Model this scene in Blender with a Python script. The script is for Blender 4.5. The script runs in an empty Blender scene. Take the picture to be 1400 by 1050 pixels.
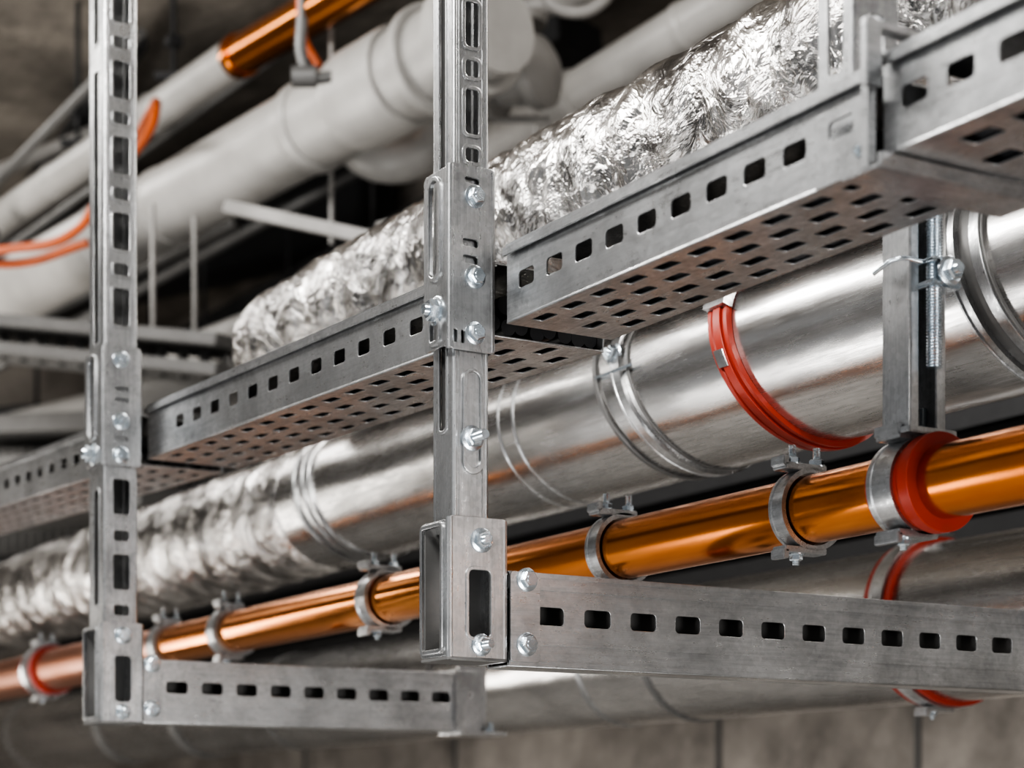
import bpy, bmesh, math, random
from mathutils import Vector, Matrix, noise
random.seed(4)
scene = bpy.context.scene
COL = scene.collection
cr, sr = 0.8562, 0.5166
DV = Vector((sr, cr, 0)); RV = Vector((cr, -sr, 0))
def S(lat, d, h):            # plant-room survey grid (rotated 31 deg from the pipe rack)
    v = DV*d + RV*lat; v.z = h
    return v

# ------------------------------------------------------------ materials
def newmat(name):
    m = bpy.data.materials.new(name); m.use_nodes = True
    nt = m.node_tree; b = nt.nodes['Principled BSDF']
    return m, nt, b
def N(nt, t, **kw):
    n = nt.nodes.new(t)
    for k, v in kw.items():
        if k in n.inputs: n.inputs[k].default_value = v
        else: setattr(n, k, v)
    return n
def ramp(nt, fac, stops):
    r = nt.nodes.new('ShaderNodeValToRGB')
    e = r.color_ramp.elements
    e[0].position, e[0].color = stops[0][0], (*stops[0][1], 1)
    e[1].position, e[1].color = stops[-1][0], (*stops[-1][1], 1)
    for p, c in stops[1:-1]:
        x = e.new(p); x.color = (*c, 1)
    nt.links.new(fac, r.inputs[0]); return r
def metal(name, c0, c1, rough=(0.28, 0.5), metallic=0.95, sc=18, stretch=(1,1,1), bump=0.08, bsc=120, spang=0.0, bd=0.002, smudge=0.0, brush=None):
    m, nt, b = newmat(name); L = nt.links.new
    tc = N(nt, 'ShaderNodeTexCoord'); mp = N(nt, 'ShaderNodeMapping'); mp.inputs['Scale'].default_value = stretch
    L(tc.outputs['Object'], mp.inputs['Vector'])
    n1 = N(nt, 'ShaderNodeTexNoise', Scale=sc, Detail=6.0, Roughness=0.65); L(mp.outputs[0], n1.inputs['Vector'])
    fac = n1.outputs[0]
    if spang:
        v = N(nt, 'ShaderNodeTexVoronoi', Scale=sc*11); L(mp.outputs[0], v.inputs['Vector'])
        sp = N(nt, 'ShaderNodeSeparateColor'); L(v.outputs['Color'], sp.inputs[0])
        mx = N(nt, 'ShaderNodeMix', data_type='FLOAT'); mx.inputs[0].default_value = spang
        L(n1.outputs[0], mx.inputs[2]); L(sp.outputs[0], mx.inputs[3]); fac = mx.outputs[0]
    if brush:
        mb = N(nt, 'ShaderNodeMapping'); mb.inputs['Scale'].default_value = brush; L(tc.outputs['Object'], mb.inputs['Vector'])
        nb = N(nt, 'ShaderNodeTexNoise', Scale=260.0, Detail=4.0, Roughness=0.7); L(mb.outputs[0], nb.inputs['Vector'])
        mx = N(nt, 'ShaderNodeMix', data_type='FLOAT'); mx.inputs[0].default_value = 0.5
        L(fac, mx.inputs[2]); L(nb.outputs[0], mx.inputs[3]); fac = mx.outputs[0]
    r = ramp(nt, fac, [(0.32, c0), (0.68, c1)]); col = r.outputs[0]
    if smudge:
        n3 = N(nt, 'ShaderNodeTexNoise', Scale=sc*0.6, Detail=8.0, Roughness=0.7, Distortion=0.6); L(mp.outputs[0], n3.inputs['Vector'])
        r3 = ramp(nt, n3.outputs[0], [(0.36, (1-smudge,)*3), (0.60, (1,1,1))])
        mm = N(nt, 'ShaderNodeMix', data_type='RGBA', blend_type='MULTIPLY'); mm.inputs[0].default_value = 1
        L(col, mm.inputs[6]); L(r3.outputs[0], mm.inputs[7]); col = mm.outputs[2]
    L(col, b.inputs['Base Color'])
    mr = N(nt, 'ShaderNodeMapRange'); mr.inputs[1].default_value=0.3; mr.inputs[2].default_value=0.7
    mr.inputs[3].default_value=rough[1]; mr.inputs[4].default_value=rough[0]
    L(fac, mr.inputs[0]); L(mr.outputs[0], b.inputs['Roughness'])
    n2 = N(nt, 'ShaderNodeTexNoise', Scale=bsc, Detail=3.0); L(mp.outputs[0], n2.inputs['Vector'])
    bp = N(nt, 'ShaderNodeBump', Strength=bump, Distance=bd); L(n2.outputs[0], bp.inputs['Height']); L(bp.outputs[0], b.inputs['Normal'])
    b.inputs['Metallic'].default_value = metallic
    return m
def plain(name, c, rough=0.5, metallic=0.0, var=0.15, sc=12, bump=0.05):
    c0 = tuple(x*(1-var) for x in c); c1 = tuple(min(1, x*(1+var)) for x in c)
    return metal(name, c0, c1, (rough*0.85, min(1, rough*1.1)), metallic, sc, bump=bump)
G0,G1=(0.34,0.345,0.35),(0.74,0.745,0.75)
def gal(name, brush, k=1.0): return metal(name, tuple(x*k for x in G0), tuple(x*k for x in G1), (0.22,0.42), 0.95, 16, (1,1,1), 0.10, 60, 0.20, 0.002, 0.30, brush)
M_galv = gal('galvanized_steel_post', (1,1,0.05))
M_galvx = gal('galvanized_steel_arm', (0.05,1,1), 1.0)
M_galvy = gal('galvanized_steel_tray', (1,0.05,1))
M_galvd = gal('galvanized_steel_dull', (1,1,0.1), 0.85)
M_zinc = metal('zinc_plated_bolt', (0.48,0.54,0.59), (0.72,0.77,0.81), (0.16,0.30), 0.95, 60)
M_duct = metal('duct_sheet_metal', (0.38,0.375,0.37), (0.80,0.785,0.77), (0.15,0.36), 0.98, 7, (1,0.3,1), 0.38, 8, 0.06, 0.012, 0.36, (1,0.06,1))
M_copper = metal('copper', (0.74,0.225,0.05), (0.98,0.40,0.12), (0.12,0.26), 1.0, 6, (1,0.25,1), 0.12, 20, 0.0, 0.003, 0.22)
M_copdull = metal('copper_dull', (0.48,0.22,0.14), (0.75,0.42,0.31), (0.25,0.38), 1.0, 9, (1,0.3,1), 0.12, 30)
M_red = plain('red_rubber', (0.29,0.026,0.012), 0.45)
M_black = plain('black_rubber', (0.02,0.02,0.022), 0.5)
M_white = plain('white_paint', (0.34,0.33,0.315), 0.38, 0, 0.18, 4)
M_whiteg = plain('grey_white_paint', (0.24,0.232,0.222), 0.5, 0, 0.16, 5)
M_orange = plain('orange_cable_jacket', (0.36,0.075,0.018), 0.4)
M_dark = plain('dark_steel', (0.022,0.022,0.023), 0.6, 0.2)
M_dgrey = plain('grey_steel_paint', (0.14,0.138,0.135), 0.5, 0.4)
def foilmat():
    m, nt, b = newmat('crumpled_foil'); L = nt.links.new
    tc = N(nt, 'ShaderNodeTexCoord')
    n = N(nt, 'ShaderNodeTexNoise', Scale=11.0, Detail=6.0, Distortion=1.5); L(tc.outputs['Object'], n.inputs['Vector'])
    wv = N(nt, 'ShaderNodeMix', data_type='VECTOR'); wv.inputs[0].default_value = 0.12
    L(tc.outputs['Object'], wv.inputs[4]); L(n.outputs['Color'], wv.inputs[5])
    v = N(nt, 'ShaderNodeTexVoronoi', Scale=30.0, feature='F1'); L(wv.outputs[1], v.inputs['Vector'])
    v2 = N(nt, 'ShaderNodeTexVoronoi', Scale=90.0); L(wv.outputs[1], v2.inputs['Vector'])
    ad = N(nt, 'ShaderNodeMath', operation='MULTIPLY_ADD'); ad.inputs[1].default_value = 0.35
    L(v2.outputs['Distance'], ad.inputs[0]); L(v.outputs['Distance'], ad.inputs[2])
    bp = N(nt, 'ShaderNodeBump', Strength=0.62, Distance=0.006); L(ad.outputs[0], bp.inputs['Height']); L(bp.outputs[0], b.inputs['Normal'])
    r = ramp(nt, n.outputs[0], [(0.38,(0.24,0.233,0.228)),(0.62,(0.74,0.72,0.70))]); L(r.outputs[0], b.inputs['Base Color'])
    b.inputs['Metallic'].default_value = 1; b.inputs['Roughness'].default_value = 0.26
    return m
M_foil = foilmat()
def concrete(name, c0, c1):
    m, nt, b = newmat(name); L = nt.links.new
    tc = N(nt, 'ShaderNodeTexCoord')
    n = N(nt, 'ShaderNodeTexNoise', Scale=2.2, Detail=10.0, Roughness=0.7); L(tc.outputs['Object'], n.inputs['Vector'])
    r = ramp(nt, n.outputs[0], [(0.33, c0), (0.67, c1)]); L(r.outputs[0], b.inputs['Base Color'])
    n2 = N(nt, 'ShaderNodeTexNoise', Scale=25.0, Detail=6.0); L(tc.outputs['Object'], n2.inputs['Vector'])
    bp = N(nt, 'ShaderNodeBump', Strength=0.4, Distance=0.02); L(n2.outputs[0], bp.inputs['Height']); L(bp.outputs[0], b.inputs['Normal'])
    b.inputs['Roughness'].default_value = 0.85
    return m
M_conc = concrete('concrete_wall', (0.12,0.107,0.095), (0.38,0.345,0.31))
M_ceil = concrete('concrete_ceiling', (0.09,0.081,0.070), (0.30,0.27,0.235))
M_floor = concrete('concrete_floor', (0.34,0.33,0.32), (0.52,0.51,0.49))

# ------------------------------------------------------------ builders
def asset(name, loc=(0,0,0)):
    e = bpy.data.objects.new(name, None); e.location = loc; e.empty_display_size = 0.1
    COL.objects.link(e); return e
def rrect(a0,a1,b0,b1,r,n=4):
    r = min(r, (a1-a0)/2*0.98, (b1-b0)/2*0.98); pts=[]
    for cx,cy,s in ((a1-r,b1-r,0),(a0+r,b1-r,1),(a0+r,b0+r,2),(a1-r,b0+r,3)):
        for i in range(n+1):
            t=(s+i/n)*math.pi/2; pts.append((cx+r*math.cos(t), cy+r*math.sin(t)))
    return pts
PL = {'XZ': Matrix(((1,0,0,0),(0,0,-1,0),(0,1,0,0),(0,0,0,1))),
      'YZ': Matrix(((0,0,1,0),(1,0,0,0),(0,1,0,0),(0,0,0,1))),
      'XY': Matrix.Identity(4)}
NRM = {'XZ': Vector((0,1,0)), 'YZ': Vector((1,0,0)), 'XY': Vector((0,0,1))}
def curve_to_bm(cu, mat, bm):
    ob = bpy.data.objects.new('tmp', cu); COL.objects.link(ob)
    dg = bpy.context.evaluated_depsgraph_get(); dg.update()
    me = bpy.data.meshes.new_from_object(ob.evaluated_get(dg))
    me.transform(mat); bm.from_mesh(me)
    bpy.data.objects.remove(ob); bpy.data.curves.remove(cu); bpy.data.meshes.remove(me)
class B:
    def __init__(s): s.bm = bmesh.new()
    def plate(s, plane, a0,a1,b0,b1, pos, t=0.002, holes=(), rc=0.003, bev=0.0004):
        cu = bpy.data.curves.new('c','CURVE'); cu.dimensions='2D'; cu.fill_mode='BOTH'
        cu.extrude = max(t/2-bev,0.0001); cu.bevel_depth = bev; cu.bevel_resolution = 1
        def sp(p):
            q = cu.splines.new('POLY'); q.points.add(len(p)-1)
            for i,c in enumerate(p): q.points[i].co=(c[0],c[1],0,1)
            q.use_cyclic_u=True
        sp(rrect(a0,a1,b0,b1,rc))
        for (ca,cb,wa,wb,r) in holes: sp(rrect(ca-wa/2,ca+wa/2,cb-wb/2,cb+wb/2,r)[::-1])
        curve_to_bm(cu, Matrix.Translation(NRM[plane]*pos) @ PL[plane], s.bm); return s
    def rim(s, plane, ca,cb,wa,wb,pos, th=0.0022, w=0.003, r=0.005):
        return s.plate(plane, ca-wa/2-w, ca+wa/2+w, cb-wb/2-w, cb+wb/2+w, pos, th, [(ca,cb,wa,wb,r)], r+w, 0.0007)
    def box(s, x0,x1,y0,y1,z0,z1, bev=0.0):
        m = Matrix.Translation(((x0+x1)/2,(y0+y1)/2,(z0+z1)/2)) @ Matrix.Diagonal((x1-x0,y1-y0,z1-z0,1))
        g = bmesh.ops.create_cube(s.bm, size=1, matrix=m)
        if bev:
            ed = list({e for v in g['verts'] for e in v.link_edges})
            bmesh.ops.bevel(s.bm, geom=ed, offset=bev, segments=2, affect='EDGES')
        return s
    def beam(s, p0,p1,w,h, bev=0.0):
        p0=Vector(p0);p1=Vector(p1); d=(p1-p0); L=d.length; d.normalize()
        up=Vector((0,0,1)); 
        if abs(d.z)>0.95: up=Vector((0,1,0))
        sx=d.cross(up).normalized(); uz=sx.cross(d)
        m=Matrix((( d.x*L,sx.x*w,uz.x*h,(p0.x+p1.x)/2),(d.y*L,sx.y*w,uz.y*h,(p0.y+p1.y)/2),(d.z*L,sx.z*w,uz.z*h,(p0.z+p1.z)/2),(0,0,0,1)))
        g=bmesh.ops.create_cube(s.bm,size=1,matrix=m)
        if bev:
            ed=list({e for v in g['verts'] for e in v.link_edges}); bmesh.ops.bevel(s.bm,geom=ed,offset=bev,segments=2,affect='EDGES')
        return s
    def lathe(s, p, d, prof, seg=24, caps=True, rot=0):
        p=Vector(p); d=Vector(d).normalized()
        a=Vector((0,0,1)) if abs(d.z)<0.9 else Vector((1,0,0))
        u=d.cross(a).normalized(); v=d.cross(u)
        rings=[]
        for (t,r) in prof:
            rings.append([s.bm.verts.new(p+d*t+(u*math.cos(rot+2*math.pi*i/seg)+v*math.sin(rot+2*math.pi*i/seg))*r) for i in range(seg)])
        for a_,b_ in zip(rings,rings[1:]):
            for i in range(seg):
                s.bm.faces.new((a_[i],b_[i],b_[(i+1)%seg],a_[(i+1)%seg]))
        if caps:
            s.bm.faces.new(rings[0]); s.bm.faces.new(rings[-1][::-1])
        return s
    def cyl(s,p0,p1,r,seg=32):
        p0=Vector(p0);p1=Vector(p1); return s.lathe(p0,p1-p0,[(0,r),((p1-p0).length,r)],seg)
    def ring(s, xc,zc,r0,r1,yc,w,k=0.0, seg=72, bead=0.0, arc=None):
        # band around an Y-axis pipe, slightly raked by k
        if bead: prof=[(-w/2,r0),(-w/2,r1+bead),(-w/2+w*.16,r1+bead),(-w/2+w*.2,r1),(w/2-w*.2,r1),(w/2-w*.16,r1+bead),(w/2,r1+bead),(w/2,r0)]
        else: prof=[(-w/2,r0),(-w/2,r1-0.0006),(-w/2+0.0008,r1),(w/2-0.0008,r1),(w/2,r1-0.0006),(w/2,r0)]
        R=[]; a0,a1=(0,360) if not arc else arc
        cnt = seg if not arc else seg+1
        for i in range(cnt):
            t=math.radians(a0+(a1-a0)*i/seg)
            R.append([s.bm.verts.new((xc+r*math.cos(t), yc+o+k*r*math.sin(t), zc+r*math.sin(t))) for o,r in prof])
        n=len(prof)
        for i in range(seg):
            a=R[i]; b=R[(i+1)%cnt]
            for j in range(n): s.bm.faces.new((a[j],b[j],b[(j+1)%n],a[(j+1)%n]))
        if arc: s.bm.faces.new(R[0]); s.bm.faces.new(R[-1][::-1])
        return s
    def tube(s, pts, r, res=6, smooth=True):
        cu=bpy.data.curves.new('c','CURVE'); cu.dimensions='3D'; cu.bevel_depth=r; cu.bevel_resolution=4; cu.use_fill_caps=True
        sp=cu.splines.new('BEZIER'); sp.bezier_points.add(len(pts)-1)
        for i,p in enumerate(pts):
            q=sp.bezier_points[i]; q.co=p; q.handle_left_type=q.handle_right_type='AUTO' if smooth else 'VECTOR'
        cu.resolution_u=res
        curve_to_bm(cu, Matrix.Identity(4), s.bm); return s
    def bolt(s, p, d, r=0.0075, shank=0.0, nut=True):
        p=Vector(p); d=Vector(d).normalized()
        s.lathe(p-d*0.001,d,[(0,r*1.35),(0.0022,r*1.35),(0.0026,r*1.28)],28)
        h=r*0.85
        s.lathe(p+d*0.0016,d,[(0,r*1.02),(h*0.8,r*1.02),(h,r*0.86)],6,rot=random.random())
        if shank: 
            n=max(3,int(shank/0.0018)); pr=[]
            for i in range(n):
                pr += [(h+i*0.0018, r*0.55),(h+i*0.0018+0.0009, r*0.47)]
            s.lathe(p+d*0.0016,d,pr,18)
        else:
            s.lathe(p+d*(0.0016+h-0.0004),d,[(0,r*0.55),(0.0012,r*0.5)],18)
        return s
    def thread(s, p0,p1,r,pitch=0.0030):
        p0=Vector(p0);p1=Vector(p1);L=(p1-p0).length;n=int(L/pitch);pr=[]
        for i in range(n): pr += [(i*pitch,r),(i*pitch+pitch*.5,r*.80)]
        return s.lathe(p0,p1-p0,pr,18)
    def slope(s, y0, k):
        for v in s.bm.verts: v.co.z += (v.co.y-y0)*k
        return s
    def done(s, name, mat, parent=None, ang=0.6):
        me=bpy.data.meshes.new(name); 
        bmesh.ops.recalc_face_normals(s.bm, faces=s.bm.faces)
        s.bm.to_mesh(me); s.bm.free()
        me.polygons.foreach_set('use_smooth',[True]*len(me.polygons)); me.set_sharp_from_angle(angle=ang)
        ob=bpy.data.objects.new(name,me); me.materials.clear(); me.materials.append(mat); COL.objects.link(ob)
        if parent:
            ob.parent=parent; ob.matrix_parent_inverse=Matrix.Translation(-Vector(parent.location))
        return ob

# ------------------------------------------------------------ room shell
FL=-1.6; CE=2.45
B().box(-4,3.6,-4,10,FL-0.1,FL).done('floor',M_floor)
B().box(-4,3.6,-1.5,10,CE,CE+0.1).done('ceiling',M_ceil)
B().box(3.5,3.65,-4,10,FL,CE).done('wall_right',M_conc)
B().box(-4,3.5,9.9,10.05,FL,CE).done('wall_back',M_conc)
b=B()
for y in (2.9,3.75,4.6,6.2,7.5): b.box(3.488,3.5,y-0.006,y+0.006,FL,CE)
b.box(3.488,3.5,0,9.9,0.78,0.80)
b.done('trim_1',M_dgrey)

# ------------------------------------------------------------ posts
def post(x0,x1,y0,y1,z0,z1,slots,groove,parent,name='channel'):
    b=B(); r=0.003
    cx=(x0+x1)/2; cy=(y0+y1)/2
    b.plate('XZ',x0+r*.6,x1-r*.6,z0,z1,y0+0.001,0.002,[(cx+0.001,z,w,h,0.004) for z,w,h in slots],0.001)
    b.plate('YZ',y0+r*.6,y1-r*.6,z0,z1,x0+0.001,0.002,[(cy+0.001,z,(y1-y0)*0.34,h,0.005) for z,h in groove],0.001)
    b.plate('YZ',y0+r*.6,y1-r*.6,z0,z1,x1-0.001,0.002,(),0.001)
    b.box(x0,x0+(x1-x0)*.12,y1-0.002,y1,z0,z1); b.box(x1-(x1-x0)*.12,x1,y1-0.002,y1,z0,z1)
    for X in (x0+r,x1-r):
        for Y in (y0+r,y1-r): b.cyl((X,Y,z0),(X,Y,z1),r*1.12,12)
    b.box(x0+0.0065,x0+0.0080,y0-0.0010,y0+0.001,z0,z1); b.box(x1-0.0080,x1-0.0065,y0-0.0010,y0+0.001,z0,z1)
    for z,w,h in slots: b.rim('XZ',cx+0.001,z,w,h,y0-0.0002,0.0020,0.0026,0.004)
    for z,h in groove: b.rim('YZ',cy+0.001,z,(y1-y0)*0.34,h,x0-0.0002,0.0018,0.0022,0.005)
    b.done(name,M_galv,parent)
    B().box(x0+0.004,x1-0.004,y1-0.012,y1-0.010,z0,z1).done(name+'_liner',M_dgrey,parent)  # dark sheet standing in for the shade behind the post slots

# right post
P=asset('slotted_strut_post',(0.988,1.74,0.163))
sl=[]
z=0.7265
for i in range(20):
    zz=z+i*0.09
    sl+= [(zz,0.017,0.047),(zz+0.0445,0.017,0.018)]
sl.append((0.682,0.017,0.015))
post(0.967,1.009,1.719,1.761,0.60,CE,sl,[(0.78+i*0.26,0.24) for i in range(7)],P,'upper_channel')
post(0.967,1.009,1.719,1.761,0.295,0.60,[],[(0.445,0.09)],P,'middle_channel')
b=B(); b.plate('XZ',0.978,1.001,0.355,0.462,1.7175,0.003,[(0.9895,0.41,0.018,0.10,0.009)],0.011,0.0008)
b.done('embossed_slot',M_galv,P)
def splice(x0,x1,y0,y1,z0,z1,fh,sh,parent,name,mat=M_galv):
    b=B(); r=0.004
    b.plate('XZ',x0+r*.5,x1-r*.5,z0,z1,y0+0.0015,0.003,fh,0.004)
    b.plate('YZ',y0+r*.5,y1,z0+0.004,z1-0.004,x0+0.0015,0.003,sh,0.006)
    b.plate('YZ',y0+r*.5,y1,z0,z1,x1-0.0015,0.003,(),0.004)
    for X in (x0+r,x1-r): b.cyl((X,y0+r,z0+0.001),(X,y0+r,z1-0.001),r*1.08,16)
    for c in sh: b.rim('YZ',c[0],c[1],c[2],c[3],x0-0.0006,0.0035,0.0032,c[4])
    for c in fh: 
        if c[3]>0.03: b.rim('XZ',c[0],c[1],c[2],c[3],y0-0.0004,0.0022,0.0025,c[4])
    b.done(name,mat,parent)
splice(0.958,1.014,1.713,1.765,0.480,0.669,
   [(0.984,0.590,0.019,0.009,0.003),(0.984,0.573,0.019,0.009,0.003),(0.986,0.654,0.018,0.007,0.003),(0.966,0.493,0.006,0.014,0.002),(0.975,0.493,0.005,0.014,0.002)],
   [(1.742,0.607,0.020,0.100,0.009),(1.742,0.502,0.016,0.022,0.004)],P,'splice_bracket')
splice(0.953,1.024,1.705,1.764,0.162,0.308,[(0.990,0.220,0.027,0.070,0.006)],[(1.738,0.236,0.040,0.126,0.003)],P,'foot_bracket')
b=B()
b.plate('XY',0.953,1.024,1.705,1.764,0.1635,0.003,(),0.004)
b.plate('XZ',0.955,1.022,0.166,0.306,1.757,0.002,(),0.002)
b.done('foot_base',M_dgrey,P)
b=B()
for zz in (0.638,0.5557,0.498): b.bolt((0.989,1.713,zz),(0,-1,0),0.0088)
b.bolt((0.958,1.738,0.5225),(-1,0,0),0.0110,0.006)
b.bolt((0.988,1.717,0.391),(0,-1,0),0.0098,0.018)
b.bolt((0.992,1.705,0.285),(0,-1,0),0.0095,0.003)
b.bolt((0.992,1.705,0.178),(0,-1,0),0.0085,0.014)
b.done('bolts',M_zinc,P)

# left post
P=asset('slotted_strut_post',(0.969,2.748,0.14))
x0,x1,y0,y1=0.944,0.995,2.7165,2.78
sl=[]
for i in range(18):
    zz=0.750+i*0.111
    sl+=[(zz,0.026,0.055),(zz+0.055,0.024,0.018)]
post(x0,x1,y0,y1,0.66,CE,sl,[(0.90+i*0.44,0.40) for i in range(4)],P,'upper_channel')
sl=[(0.472,0.026,0.052),(0.415,0.024,0.016),(0.362,0.026,0.052),(0.306,0.024,0.016)]
post(x0,x1,y0,y1,0.28,0.66,sl,[(0.40,0.17)],P,'lower_channel')
splice(0.939,1.000,2.711,2.787,0.517,0.691,[(0.969,0.628,0.022,0.008,0.003),(0.969,0.612,0.022,0.008,0.003),(0.969,0.556,0.022,0.008,0.003)],
       [(2.755,0.62,0.030,0.12,0.012)],P,'splice_bracket')
splice(0.936,1.001,2.706,2.787,0.140,0.287,[(0.969,0.205,0.026,0.068,0.006)],[(2.752,0.214,0.052,0.128,0.003)],P,'foot_bracket')
b=B(); b.plate('XY',0.936,1.001,2.706,2.787,0.1415,0.003,(),0.004); b.plate('XZ',0.938,0.999,0.144,0.285,2.78,0.002,(),0.002); b.done('foot_base',M_dgrey,P)
b=B()
for zz in (0.672,0.582,0.533): b.bolt((0.968,2.711,zz),(0,-1,0),0.0095)
b.bolt((0.939,2.752,0.537),(-1,0,0),0.012,0.006)
b.bolt((0.969,2.706,0.268),(0,-1,0),0.0095); b.bolt((0.969,2.706,0.157),(0,-1,0),0.0085,0.01)
b.done('bolts',M_zinc,P)

# ------------------------------------------------------------ support arms
def arm(x0,x1,yf,z0,z1,dep,slotx,zc,sw,shh,parent):
    b=B()
    b.plate('XZ',x0,x1,z0+0.012,z1-0.012,yf+0.003,0.002,[(x,zc,sw,shh,0.005) for x in slotx],0.0005)
    for za,zb in ((z1-0.018,z1),(z0,z0+0.016)):
        b.box(x0,x1,yf-0.001,yf+0.003,za,zb,0.0008)
    b.box(x0,x1,yf-0.0035,yf,z1-0.0060,z1-0.001,0.0008)
    b.box(x0,x1,yf-0.0035,yf,z0+0.001,z0+0.0070,0.0008)
    b.box(x0,x1,yf+0.0000,yf+0.0035,z0+0.024,z0+0.0265)
    b.plate('XY',x0,x1,yf,yf+dep,z1-0.001,0.002,(),0.001)
    b.plate('XY',x0,x1,yf,yf+dep,z0+0.001,0.002,(),0.001)
    b.plate('XZ',x0,x1,z0,z1,yf+dep-0.001,0.002,(),0.001)
    b.done('slotted_channel',M_galvx,parent)
    B().box(x0+.002,x1-.002,yf+dep-0.006,yf+dep-0.004,z0+.003,z1-.003).done('channel_liner',M_dgrey,parent)  # dark sheet painted as shade inside the arm, seen through its slots
P=asset('slotted_strut_arm',(1.3,1.73,0.162))
arm(1.027,1.84,1.710,0.158,0.257,0.042,[1.080+i*0.0594 for i in range(13)],0.2125,0.034,0.0195,P)
b=B(); b.plate('XZ',1.027,1.062,0.163,0.256,1.7055,0.003,(),0.004); b.done('end_plate',M_galvx,P)
b=B(); b.bolt((1.046,1.704,0.248),(0,-1,0),0.0092); b.bolt((1.046,1.704,0.181),(0,-1,0),0.0092); b.done('bolts',M_zinc,P)
P=asset('slotted_strut_arm',(1.25,2.74,0.14))
arm(1.003,1.535,2.718,0.142,0.2365,0.045,[1.058+i*0.0562 for i in range(9)],0.196,0.034,0.018,P)
b=B(); b.plate('XZ',1.003,1.033,0.144,0.236,2.7135,0.003,(),0.004)
b.plate('XZ',1.535,1.580,0.142,0.240,2.720,0.004,(),0.003)
b.box(1.530,1.537,2.712,2.77,0.142,0.242,0.001)
b.box(1.533,1.62,2.700,2.775,0.136,0.142,0.001)
b.beam((1.575,2.74,0.145),(1.575,2.74,0.25),0.05,0.012)
b.done('end_bracket',M_galvd,P)
b=B(); b.bolt((1.016,2.712,0.229),(0,-1,0),0.0095); b.bolt((1.016,2.712,0.163),(0,-1,0),0.0095)
b.bolt((1.6,2.72,0.142),(0,0,1),0.008,0.01); b.done('bolts',M_zinc,P)

# ------------------------------------------------------------ cable trays
def tray(x0,x1,y0,y1,z0,z1,ys,slen,k=0.0,rows=4,rowsp=0.031,pitch=0.0527,bl=0.032,bw=0.014):
    P=asset('perforated_cable_tray',((x0+x1)/2,(y0+y1)/2,z0))
    b=B(); zc=(z0+z1)/2-0.001
    b.plate('YZ',y0,y1,z0+0.002,z1-0.004,x0+0.001,0.002,[(y,zc,slen,0.0180,0.0045) for y in ys],0.0005)
    b.plate('YZ',y0,y1,z0+0.002,z1-0.004,x1-0.001,0.002,[(y,zc,slen,0.0180,0.0045) for y in ys],0.0005)
    b.cyl((x0+0.002,y0,z0+0.002),(x0+0.002,y1,z0+0.002),0.0022,12)
    b.cyl((x1-0.002,y0,z0+0.002),(x1-0.002,y1,z0+0.002),0.0022,12)
    b.box(x0-0.006,x0+0.012,y0,y1,z1-0.007,z1-0.0045,0.0006)
    b.box(x0-0.006,x0-0.0035,y0,y1,z1-0.013,z1-0.005,0.0006)
    b.box(x0-0.002,x0+0.016,y0,y1,z1-0.0025,z1,0.0006)
    b.box(x0-0.002,x0+0.000,y0,y1,z1-0.006,z1-0.001,0.0006)
    b.box(x1-0.016,x1+0.003,y0,y1,z1-0.0025,z1,0.0006)
    b.slope(y0,k).done('side_rails',M_galvy,P)
    b=B(); holes=[]
    n=int((y1-y0-0.03)/pitch)
    w=x1-x0; off=(w-(rows-1)*rowsp)/2
    for i in range(n+1):
        for j in range(rows):
            yy=y0+0.03+i*pitch+(pitch/2 if j%2 else 0)
            if yy+bl/2<y1-0.006: holes.append((x0+off+j*rowsp,yy,bw,bl,0.003))
    b.plate('XY',x0,x1,y0,y1,z0+0.001,0.002,holes,0.0005)
    b.slope(y0,k).done('perforated_base',M_galvy,P)
    B().box(x0+0.002,x1-0.002,y0,y1,z1-0.0045,z1-0.0028).slope(y0,k).done('shade_lid',M_galvd,P)  # lid added to block light so the tray interior stays dark
    b=B()
    for j in range(int(w/0.018)):
        xx=x0+0.013+j*0.0175
        b.tube([(xx+random.uniform(-.002,.002),y0+0.01+(y1-y0-0.02)*t/6,z0+0.014+random.uniform(-.002,.003)) for t in range(7)],0.009)
        if x0+0.013<xx<x1-0.02: b.tube([(xx+random.uniform(-.003,.003),y0+0.01+(y1-y0-0.02)*t/6,z0+0.034+random.uniform(-.002,.003)) for t in range(7)],0.010)
    b.slope(y0,k).done('filler_cables',M_black,P)  # made-up black cables, added to darken the view through the slots
    return P
T2=[1.238+i*0.0527 for i in range(9)]
tray(1.018,1.146,1.150,1.697,0.508,0.589,T2,0.030,0,4,0.030,bl=0.032,bw=0.014)
tray(1.016,1.223,0.55,1.128,0.5115,0.5925,[1.045-i*0.0527 for i in range(10)]+[1.094],0.029,0,4,0.048,0.0527,0.034,0.020)
T1=[1.894+i*0.0648 for i in range(12)]
tray(1.018,1.164,1.737,2.735,0.505,0.585,T1,0.031,0.030,4,0.034,0.0648,0.036)
tray(1.018,1.164,2.80,4.6,0.538,0.616,[2.87+i*0.0648 for i in range(26)],0.031,0.045,4,0.034,0.0648,0.036)

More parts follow.
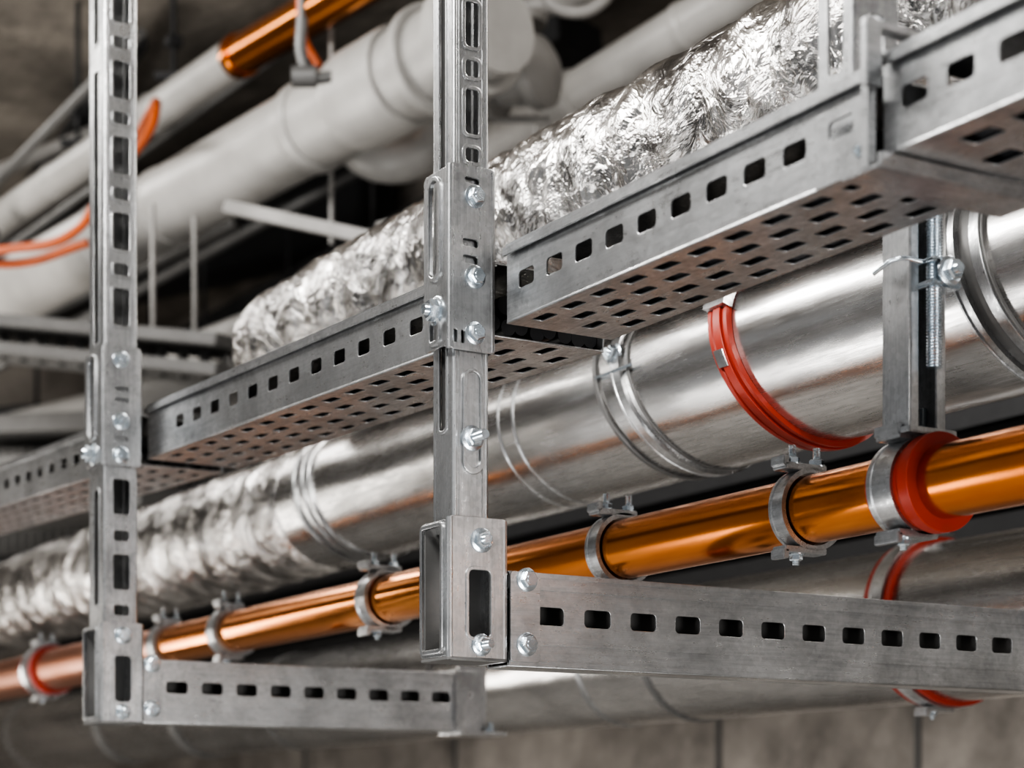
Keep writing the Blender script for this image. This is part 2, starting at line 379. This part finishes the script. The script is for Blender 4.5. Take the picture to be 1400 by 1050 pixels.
# cross bracket + hanger
P=asset('tray_hanger_bracket',(1.08,1.15,0.5))
b=B()
b.plate('YZ',1.132,1.200,0.504,0.562,1.0085,0.003,[(1.168,0.545,0.030,0.016,0.004)],0.003)
b.box(0.999,1.007,1.126,1.136,0.500,0.618,0.001)
b.box(0.990,1.006,1.118,1.124,0.560,0.612,0.001)
b.beam((1.0,1.131,0.612),(1.055,1.131,0.612),0.012,0.006,0.001)
b.box(1.000,1.172,1.118,1.160,0.498,0.502,0.001)
b.box(1.000,1.172,1.114,1.118,0.498,0.510,0.001)
b.done('cross_bar',M_galvx,P)
b=B()
xa,xb,ya,yb=1.062,1.108,1.215,1.258
b.plate('XZ',xa,xb,0.60,CE,ya,0.003,[((xa+xb)/2,0.645+i*0.08,0.020,0.045,0.006) for i in range(22)],0.002)
b.plate('YZ',ya,yb,0.60,CE,xa,0.003,[((ya+yb)/2,0.66+i*0.12,0.020,0.08,0.006) for i in range(14)],0.002)
b.plate('YZ',ya,yb,0.60,CE,xb,0.003,(),0.002)
b.box(xa-0.02,xb+0.015,ya-0.03,yb+0.01,0.592,0.598,0.001)
b.done('hanger_channel',M_galvd,P)
B().bolt((xa+0.023,ya-0.015,0.598),(0,0,1),0.007,0.01).bolt((1.007,1.145,0.52),(-1,0,0),0.004).done('bolts',M_zinc,P)

# ------------------------------------------------------------ pipes on the rack
XD,ZD,RD=1.5,0.560,0.112
def crumple_pipe(xc,zc,R,y0,y1,ny,nt,amp,parent,name):
    bm=bmesh.new(); G=[]
    for i in range(ny+1):
        y=y0+(y1-y0)*i/ny; row=[]
        e=min(1,(y1-y)/0.05); ef=0.75+0.25*math.sqrt(max(0,1-(1-e)**2)) if y1<3.6 else 1
        for j in range(nt):
            t=2*math.pi*j/nt
            p=Vector((math.cos(t)*R, y, math.sin(t)*R))
            q=p*19+Vector((5,0,3)); w=noise.noise_vector(q*0.6)*0.6
            d=abs(noise.noise(q+w))*1.1-0.3+0.5*abs(noise.noise((q+w)*2.7))+0.8*noise.noise(p*5)
            d+=0.3*math.sin(y*55+3*noise.noise(p*4))
            r=(R+amp*d)*ef
            row.append(bm.verts.new((xc+math.cos(t)*r, y, zc+math.sin(t)*r)))
        G.append(row)
    for i in range(ny):
        for j in range(nt):
            bm.faces.new((G[i][j],G[i+1][j],G[i+1][(j+1)%nt],G[i][(j+1)%nt]))
    bm.faces.new(G[0]); bm.faces.new(G[-1][::-1])
    b=B(); b.bm.free(); b.bm=bm
    return b.done(name,M_foil,parent,3.0)
P=asset('ventilation_duct',(XD,2.5,ZD))
B().lathe((XD,0.2,ZD),(0,1,0),[(i*0.0645,RD+0.0006*math.sin(i*1.7)) for i in range(46)],96).done('duct_body',M_duct,P)
crumple_pipe(XD,ZD,RD+0.002,3.10,7.0,560,110,0.0055,P,'foil_wrapped_section')
b=B()
for y in (2.30,2.34): b.ring(XD,ZD,RD-0.001,RD+0.0012,y,0.005,0.1)
for y in (2.96,2.985,3.02): b.ring(XD,ZD,RD-0.001,RD+0.005,y,0.012,0.25)
b.done('seams',M_galvd,P)
P=asset('foil_insulated_pipe',(1.35,2.2,0.79))
crumple_pipe(1.36,0.79,0.103,0.4,3.02,720,140,0.0068,P,'crumpled_foil_jacket')
P=asset('copper_pipe',(1.3,2.5,0.321))
XC,ZC,RC=1.3,0.321,0.0355
b=B().lathe((XC,0.3,ZC),(0,1,0),[(0,RC),(3.1,RC)],64); b.done('pipe_body',M_copper,P)
b=B().lathe((XC,3.4,ZC),(0,1,0),[(0,RC),(0.14,RC),(0.16,RC+.006)]+[(0.18+i*0.012,RC+0.007+0.0015*(i%2)) for i in range(110)]+[(1.52,RC),(3.0,RC)],48); b.done('flexible_section',M_copdull,P)
P=asset('galvanized_pipe',(2.0,3,0.275))
XG,ZG,RG=2.0,0.288,0.117
B().lathe((XG,0.8,ZG),(0,1,0),[(0,RG),(9.0,RG)],80).done('pipe_body',M_duct,P)
b=B()
for y in (2.7,3.45,4.3,6.4): b.ring(XG,ZG,RG-0.001,RG+0.003,y,0.014,0.1)
for y in (4.9,5.5): b.ring(XG,ZG,RG-0.001,RG+0.006,y,0.04,0.1)
b.done('seams',M_dgrey,P)

# clamps
def clamp(xc,zc,R,y,w,liner,k=0.0,thick=0.004,name='pipe_clamp',ears=True,rs=1.0,lin_w=1.35,up=0.03):
    P=asset(name,(xc,y,zc))
    if liner: B().ring(xc,zc,R-0.0005,R+thick*0.9,y,w*lin_w,k,72,0.002).done('rubber_liner',liner,P)
    B().ring(xc,zc,R+thick*0.5,R+thick*1.6,y,w,k,72,0.001).done('band',M_galvy,P)
    if ears:
        b=B(); c=B()
        ro=R+thick*1.6
        for sgn in (1,-1):
            zz=zc+sgn*(ro+0.001)
            b.box(xc-0.030*rs,xc+0.014*rs,y-w*0.5,y+w*0.5,zz-0.0035,zz+0.0035,0.001)
            b.box(xc-0.032*rs,xc-0.026*rs,y-w*0.5,y+w*0.5,min(zz,zz+sgn*0.010),max(zz,zz+sgn*0.010),0.001)
        zz=zc+ro+0.004
        c.bolt((xc-0.016*rs,y,zz),(0,0,1),0.0062*rs,up*0.5)
        c.bolt((xc+0.010*rs,y,zz),(0,0,1),0.0062*rs,up*0.5)
        c.bolt((xc-0.012*rs,y,zc-ro-0.004),(0,0,-1),0.0055*rs,0.006)
        b.done('ears',M_galvy,P); c.done('bolts',M_zinc,P)
    return P
P=clamp(XC,ZC,RC,1.400,0.034,M_red,0,0.0065,rs=1.15,lin_w=1.3,up=0.045)
B().ring(XC,ZC,RC,RC+0.0125,1.366,0.014,0,72).done('rubber_collar',M_red,P)
clamp(XC,ZC,RC,1.560,0.022,None,0,0.004,rs=1.25,up=0.028)
clamp(XC,ZC,RC,1.905,0.024,None,0,0.004,rs=1.25,up=0.028)
clamp(XC,ZC,RC,2.510,0.032,None,0,0.005,rs=1.25,up=0.028)
clamp(XC,ZC,RC,3.08,0.030,M_galvd,0,0.005)
clamp(XC,ZC,RC,3.37,0.030,M_galvd,0,0.005)
clamp(XC,ZC,RC+0.009,4.10,0.05,M_red,0,0.007,lin_w=1.8)
# duct clamps
K=0.36
P=asset('duct_clamp',(XD,1.83,ZD))
B().ring(XD,ZD,RD,RD+0.006,1.815,0.036,K,96,0.0018).done('rubber_liner',M_red,P)
B().ring(XD,ZD,RD+0.004,RD+0.0095,1.815,0.014,K,96).done('band',M_red,P)
B().ring(XD,ZD,RD+0.001,RD+0.0115,1.815,0.036,K,48,0.001,(20,148)).done('strap',M_dgrey,P)
B().ring(XD,ZD,RD+0.001,RD+0.0135,1.815,0.040,K,8,0.001,(144,158)).ring(XD,ZD,RD+0.001,RD+0.0105,1.820,0.018,K,6,0.0,(184,194)).done('buckle',M_galvd,P)
P=asset('duct_clamp',(XD,2.06,ZD))
B().ring(XD,ZD,RD,RD+0.005,2.035,0.020,K,96,0.001).done('band',M_galvy,P)
B().ring(XD,ZD,RD,RD+0.004,2.085,0.008,K,96).ring(XD,ZD,RD,RD+0.003,2.011,0.005,K,96).done('liner',M_dgrey,P)
b=B(); b.bolt((XD-RD*0.98,2.05,ZD+0.035),(-1,0,0.2),0.011,0.004); b.beam((XD-RD*1.02,2.09,ZD+0.012),(XD-RD*1.05,2.00,ZD+0.012),0.004,0.004,0.001); b.done('bolt',M_zinc,P)
P=asset('duct_clamp',(XD,1.4,ZD))
B().ring(XD,ZD,RD,RD+0.010,1.43,0.014,0.25,96,0.002).ring(XD,ZD,RD,RD+0.007,1.40,0.014,0.25,96).done('band',M_galvd,P)
B().ring(XD,ZD,RD,RD+0.005,1.415,0.05,0.25,96).done('rubber_liner',M_dgrey,P)
clamp(XG,ZG,RG,2.10,0.028,M_red,0.1,0.006,rs=1.2,lin_w=1.9)
P=asset('pipe_strap',(XG,2.9,ZG)); B().ring(XG,ZG,RG,RG+0.003,2.9,0.012,0).done('band',M_galvd,P)

# ------------------------------------------------------------ vertical strut with threaded rod
P=asset('strut_hanger',(1.3,1.39,0.37))
b=B()
xa,xb,ya,yb=1.272,1.316,1.376,1.412
b.plate('YZ',ya,yb,0.372,0.64,xa,0.003,(),0.002)
b.plate('YZ',ya,yb,0.372,0.64,xb,0.003,(),0.002)
b.plate('XZ',xa,xb,0.372,0.64,yb,0.003,(),0.002)
b.box(xa,xa+0.011,ya-0.001,ya+0.002,0.372,0.64,0.0008); b.box(xb-0.011,xb,ya-0.001,ya+0.002,0.372,0.64,0.0008)
b.box(xa-0.006,xb+0.012,ya-0.006,yb+0.006,0.368,0.374,0.001)
b.done('channel',M_galv,P)
b=B(); b.thread((1.294,1.366,0.430),(1.294,1.366,0.64),0.0080); b.bolt((1.300,1.352,0.520),(0,-1,0),0.0105,0.003); b.done('threaded_rod',M_zinc,P)
b=B(); b.box(1.280,1.318,1.353,1.378,0.505,0.511,0.002); b.box(1.280,1.318,1.353,1.378,0.528,0.532,0.002)
b.tube([(1.282,1.37,0.530),(1.262,1.38,0.533),(1.257,1.41,0.525)],0.0025); b.done('rod_clip',M_zinc,P)

# ------------------------------------------------------------ background services
def bpipe(name,pts,r,mat,flanges=(),fm=None,smooth=False):
    P=asset(name,pts[0])
    if len(pts)==2: B().cyl(pts[0],pts[1],r,40).done('pipe_body',mat,P)
    else: B().tube(pts,r,10,smooth).done('pipe_body',mat,P)
    if flanges:
        b=B(); a=Vector(pts[0]); d=Vector(pts[-1])-a; Ln=d.length; d.normalize()
        for t,w,k in flanges: b.lathe(a+d*(t*Ln-w/2),d,[(0,r),(0,r*k*.97),(w*.1,r*k),(w*.9,r*k),(w,r*k*.97),(w,r)],40)
        b.done('couplings',fm or mat,P)
    return P
bpipe('white_drain_pipe',[S(-1.786,6.2,1.59),S(-0.03,4.03,1.66)],0.100,M_white,[(0.38,0.03,1.04),(0.50,0.03,1.04),(0.85,0.20,1.14),(0.75,0.05,1.08),(0.97,0.05,1.25),(0.92,0.03,1.2),(0.07,0.04,1.05)])
bpipe('service_pipe',[S(-1.848,6.5,1.934),S(-0.711,5.0,1.975)],0.052,M_white,[(0.75,0.03,1.08),(0.4,0.03,1.08)])
bpipe('copper_service_pipe',[S(-0.711,5.0,1.975),S(-0.30,4.4,1.93)],0.050,M_copper,[(0.02,0.04,1.12)])
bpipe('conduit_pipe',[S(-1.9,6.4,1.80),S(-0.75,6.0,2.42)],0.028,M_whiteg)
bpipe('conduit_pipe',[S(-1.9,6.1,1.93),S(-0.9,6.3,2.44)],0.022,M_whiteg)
bpipe('white_drain_pipe',[S(-0.40,4.75,1.80),S(-0.39,4.7,1.66),S(-0.30,4.65,1.585),S(-0.205,4.65,1.62),S(-0.16,4.65,1.76)],0.052,M_white,smooth=True)
bpipe('white_drain_pipe',[S(-0.10,5.2,1.78),S(0.75,4.4,2.02)],0.062,M_white,[(0.3,0.05,1.12),(0.62,0.03,1.06)])
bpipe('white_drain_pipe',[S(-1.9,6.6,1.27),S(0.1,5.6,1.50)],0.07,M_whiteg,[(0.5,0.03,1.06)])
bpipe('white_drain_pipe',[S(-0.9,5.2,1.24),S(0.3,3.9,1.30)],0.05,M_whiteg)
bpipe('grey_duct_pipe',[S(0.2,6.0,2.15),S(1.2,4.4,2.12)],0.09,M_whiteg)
bpipe('conduit_pipe',[S(0.05,4.3,1.86),S(0.12,4.3,1.80),S(0.20,4.3,1.82),S(0.24,4.3,1.92)],0.014,M_whiteg,smooth=True)
bpipe('conduit_pipe',[S(-0.2,5.0,2.02),S(0.9,4.5,2.16)],0.03,M_whiteg)
# valve cluster
P=asset('pipe_valve',S(0,4.5,1.72))
b=B(); c0=S(0.02,4.5,1.70)
b.lathe(c0-RV*0.1-DV*.02,RV*.8-DV*.5,[(0,.05),(.02,.08),(.05,.08),(.06,.055),(.14,.055),(.15,.08),(.18,.08),(.2,.05)],32)
b.cyl(c0,c0+Vector((0,0,.16)),.02); b.lathe(c0+Vector((0,0,.15)),(0,0,1),[(0,.06),(.02,.065),(.03,.03)],24)
for i in range(8):
    a=i*math.pi/4
    b.cyl(c0-RV*0.07+Vector((0,0,math.cos(a)*.07))+DV*math.sin(a)*.07, c0+RV*0.07+Vector((0,0,math.cos(a)*.07))+DV*math.sin(a)*.07, .008,8)
b.done('valve_body',M_whiteg,P)
# hoses
P=asset('orange_cable',S(-1.2,4.5,1.35))
b=B()
b.tube([S(-1.35,4.6,1.36),S(-1.18,4.55,1.345),S(-1.02,4.5,1.37),S(-0.93,4.45,1.47),S(-0.84,4.45,1.58),S(-0.83,4.5,1.66),S(-0.95,4.9,1.74)],0.011,12)
b.tube([S(-1.35,4.6,1.34),S(-1.18,4.6,1.325),S(-1.00,4.55,1.36)],0.011,12)
b.done('cable_run',M_orange,P)
P=asset('red_hose',S(-0.48,4.0,1.9)); B().tube([S(-0.44,4.0,2.44),S(-0.44,4.0,1.75),S(-0.43,4.0,1.62),S(-0.40,4.0,1.56)],0.009,10).done('hose',M_orange,P)
P=asset('pipe_hook',S(-0.47,4.0,1.6)); b=B(); b.tube([S(-0.43,3.95,1.64),S(-0.43,3.95,1.56),S(-0.41,3.95,1.52),S(-0.37,3.95,1.52)],0.012,8); b.lathe(S(-0.45,3.95,1.52),RV,[(0,.01),(0,.022),(.05,.022),(.05,.01)],12); b.cyl(S(-0.43,3.95,1.6),S(-0.43,3.95,CE),0.006,10); b.done('hook',M_dgrey,P)
# struts & rods
P=asset('background_strut_frame',S(-0.6,4.6,1.4))
b=B()
b.beam(S(-0.68,4.6,1.46),S(-0.30,4.4,1.32),0.03,0.03,0.002)
b.beam(S(-0.30,4.4,1.32),S(-0.05,4.35,1.36),0.05,0.07,0.002)
for lat,d,h0 in ((-0.875,4.7,1.17),(-0.79,4.8,1.17),(-0.44,4.7,1.40),(0.06,4.9,1.3)):
    b.cyl(S(lat,d,h0),S(lat,d,1.50 if lat<-.5 else CE),0.006,10)
b.done('strut_and_rods',M_whiteg,P)
P=asset('background_cable_ladder',S(-1.2,5.2,1.3))
b=B()
for (l0,d0,h0,l1,d1,h1,hh) in ((-1.5,5.2,1.34,-0.62,4.6,1.12,0.03),(-1.5,5.2,1.27,-0.62,4.6,1.05,0.03),(-1.6,5.6,1.12,-0.9,5.2,1.06,0.05),(-1.6,5.6,1.02,-0.95,5.2,0.95,0.03),(-1.6,5.8,0.90,-0.9,5.2,0.86,0.06)):
    b.beam(S(l0,d0,h0),S(l1,d1,h1),0.25,hh,0.002)
for i in range(16):
    t=i/15; b.beam(S(-1.5+0.88*t,5.15-0.6*t,1.31-0.22*t),S(-1.5+0.88*t,5.15-0.6*t,1.24-0.22*t),0.02,0.02)
for i in range(30):
    t=i/29; b.beam(S(-1.65+0.9*t,5.9-0.5*t,1.18),S(-1.65+0.9*t,5.9-0.5*t,0.80),0.018,0.03)
b.done('ladder_rails',M_dgrey,P)
P=asset('conduit_bundle',S(-1,6,2.2))
b=B()
for (l0,d0,h0,l1,d1,h1,r) in ((-1.9,6.8,1.55,-0.3,6.5,2.3,.02),(-1.7,6.2,2.0,-1.0,5.2,2.12,.015),(-1.6,6.0,1.75,-0.3,5.0,2.2,.012),(-0.6,7.0,1.4,0.85,5.0,1.9,.03),(-0.6,6.8,1.1,0.65,5.2,1.5,.035),(0.2,6.0,1.7,1.25,4.5,2.1,.03),(-1.7,6.5,1.66,-0.9,6.3,1.95,.03),(-0.9,6.0,1.30,0.1,5.6,1.42,.025)):
    b.cyl(S(l0,d0,h0),S(l1,d1,h1),r,12)
b.done('conduits',M_dgrey,P)
P=asset('overhead_services',S(-1,6.6,2.2))
b=B()
for (l0,d0,h0,l1,d1,h1,w_,h_) in ((-2.1,7.4,2.05,0.2,5.6,2.28,.22,.10),(-1.4,7.6,1.75,0.0,6.2,2.02,.30,.08),(-1.9,7.2,1.45,-0.2,6.6,1.62,.2,.06),(-1.7,6.8,2.22,-1.1,5.7,2.30,.05,.05)):
    b.beam(S(l0,d0,h0),S(l1,d1,h1),w_,h_,0.004)
for i in range(5):
    b.cyl(S(-1.7+i*.3,6.9,1.4),S(-1.7+i*.3,6.9,CE),0.008,8)
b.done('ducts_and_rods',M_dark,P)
# hangers carrying the small service pipes at upper left
P=asset('pipe_hanger_rods',S(-1.2,5.6,2.1))
b=B()
for lat,d,h,r in ((-1.30,5.78,1.95,.055),(-0.93,5.30,1.965,.055),(-1.62,6.0,1.60,.105),(-1.12,5.38,1.62,.105)):
    b.cyl(S(lat,d,h+r),S(lat,d,CE),0.008,8)
    b.beam(S(lat-.05,d,h+r+.02),S(lat+.05,d,h+r+.02),0.03,0.02,0.002)
    b.box(S(lat,d,0).x-.02,S(lat,d,0).x+.02,S(lat,d,0).y-.02,S(lat,d,0).y+.02,h+r+.10,h+r+.13,0.003)
b.done('rods',M_dark,P)
P=asset('overhead_beam',S(-0.5,7,2.3))
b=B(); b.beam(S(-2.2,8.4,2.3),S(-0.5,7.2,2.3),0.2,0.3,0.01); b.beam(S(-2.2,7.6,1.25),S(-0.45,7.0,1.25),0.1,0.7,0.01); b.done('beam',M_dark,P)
P=asset('rear_dark_filler',(2.6,3,0.5))  # made-up dark trays, added to darken the gap between duct and copper
b=B()
for z0 in (0.49,0.70):
    b.box(2.50,2.80,1.0,8,z0,z0+.006); b.box(2.50,2.506,1.0,8,z0,z0+0.05)
    for i in range(5): b.cyl((2.55+i*0.05,1.0,z0+0.03),(2.55+i*0.05,8,z0+0.03),0.025,12)
b.box(2.81,2.815,1.0,8,0.45,0.95)
for y in (1.5,3.5,5.5,7.5): b.cyl((2.8,y,0.46),(2.8,y,CE),0.006,8)
b.done('dark_filler_trays',M_dark,P)

# ------------------------------------------------------------ lights
def area(name,loc,target,sx,sy,power,col=(1,1,1)):
    l=bpy.data.lights.new(name,'AREA'); l.shape='RECTANGLE'; l.size=sx; l.size_y=sy; l.energy=power; l.color=col
    o=bpy.data.objects.new(name,l); o.location=loc
    o.rotation_euler=(Vector(target)-Vector(loc)).to_track_quat('-Z','Y').to_euler(); COL.objects.link(o); return o
area('ceiling_light',(-0.9,0.3,2.3),(1.1,1.8,0.4),1.6,0.35,112,(1,0.985,0.96))
area('ceiling_light',(-0.4,3.4,2.35),(1.1,2.8,0.4),2.2,0.30,86,(1,0.985,0.96))
area('ceiling_light',(2.5,1.2,2.35),(1.6,2.0,0.4),0.4,2.0,48,(1,0.95,0.9))
area('ceiling_light',(0.6,6.0,2.3),(1,5,0),2.0,0.4,16,(1,0.97,0.93))
area('fill_light',(-1.6,1.0,-1.1),(1.2,2.0,0.5),1.6,0.5,52,(0.97,0.985,1))  # unseen fill, added to brighten copper and tray undersides
area('fill_light',(1.5,-1.2,-0.4),(1.2,1.8,0.4),1.2,0.8,34,(1,0.98,0.96))  # unseen front fill, added to brighten posts and arms
area('fill_light',(-1.2,4.6,-1.1),(2.0,6.0,0.3),1.2,0.8,45,(1,0.98,0.96))  # unseen fill, added for the far end of the low pipe
a=S(-2.7,4.8,0.2); area('ceiling_fill',a,S(-0.9,6.5,2.3),1.2,1.2,42,(1,0.95,0.88))  # off-frame fill, added to lift the ceiling
w=bpy.data.worlds.new('world'); scene.world=w; w.use_nodes=True
w.node_tree.nodes['Background'].inputs[0].default_value=(0.65,0.67,0.69,1); w.node_tree.nodes['Background'].inputs[1].default_value=0.36

# ------------------------------------------------------------ camera
cam=bpy.data.cameras.new('camera'); co=bpy.data.objects.new('camera',cam); COL.objects.link(co)
cam.sensor_width=36; cam.lens=2638/1400*36; cam.shift_y=595/1400; cam.clip_start=0.05
co.location=(0,0,0); co.rotation_euler=(math.pi/2,0,-math.atan2(sr,cr))
cam.dof.use_dof=True; cam.dof.focus_distance=2.08; cam.dof.aperture_fstop=4.5
scene.camera=co
try: scene.view_settings.look='AgX - High Contrast'
except Exception as e: print(e)
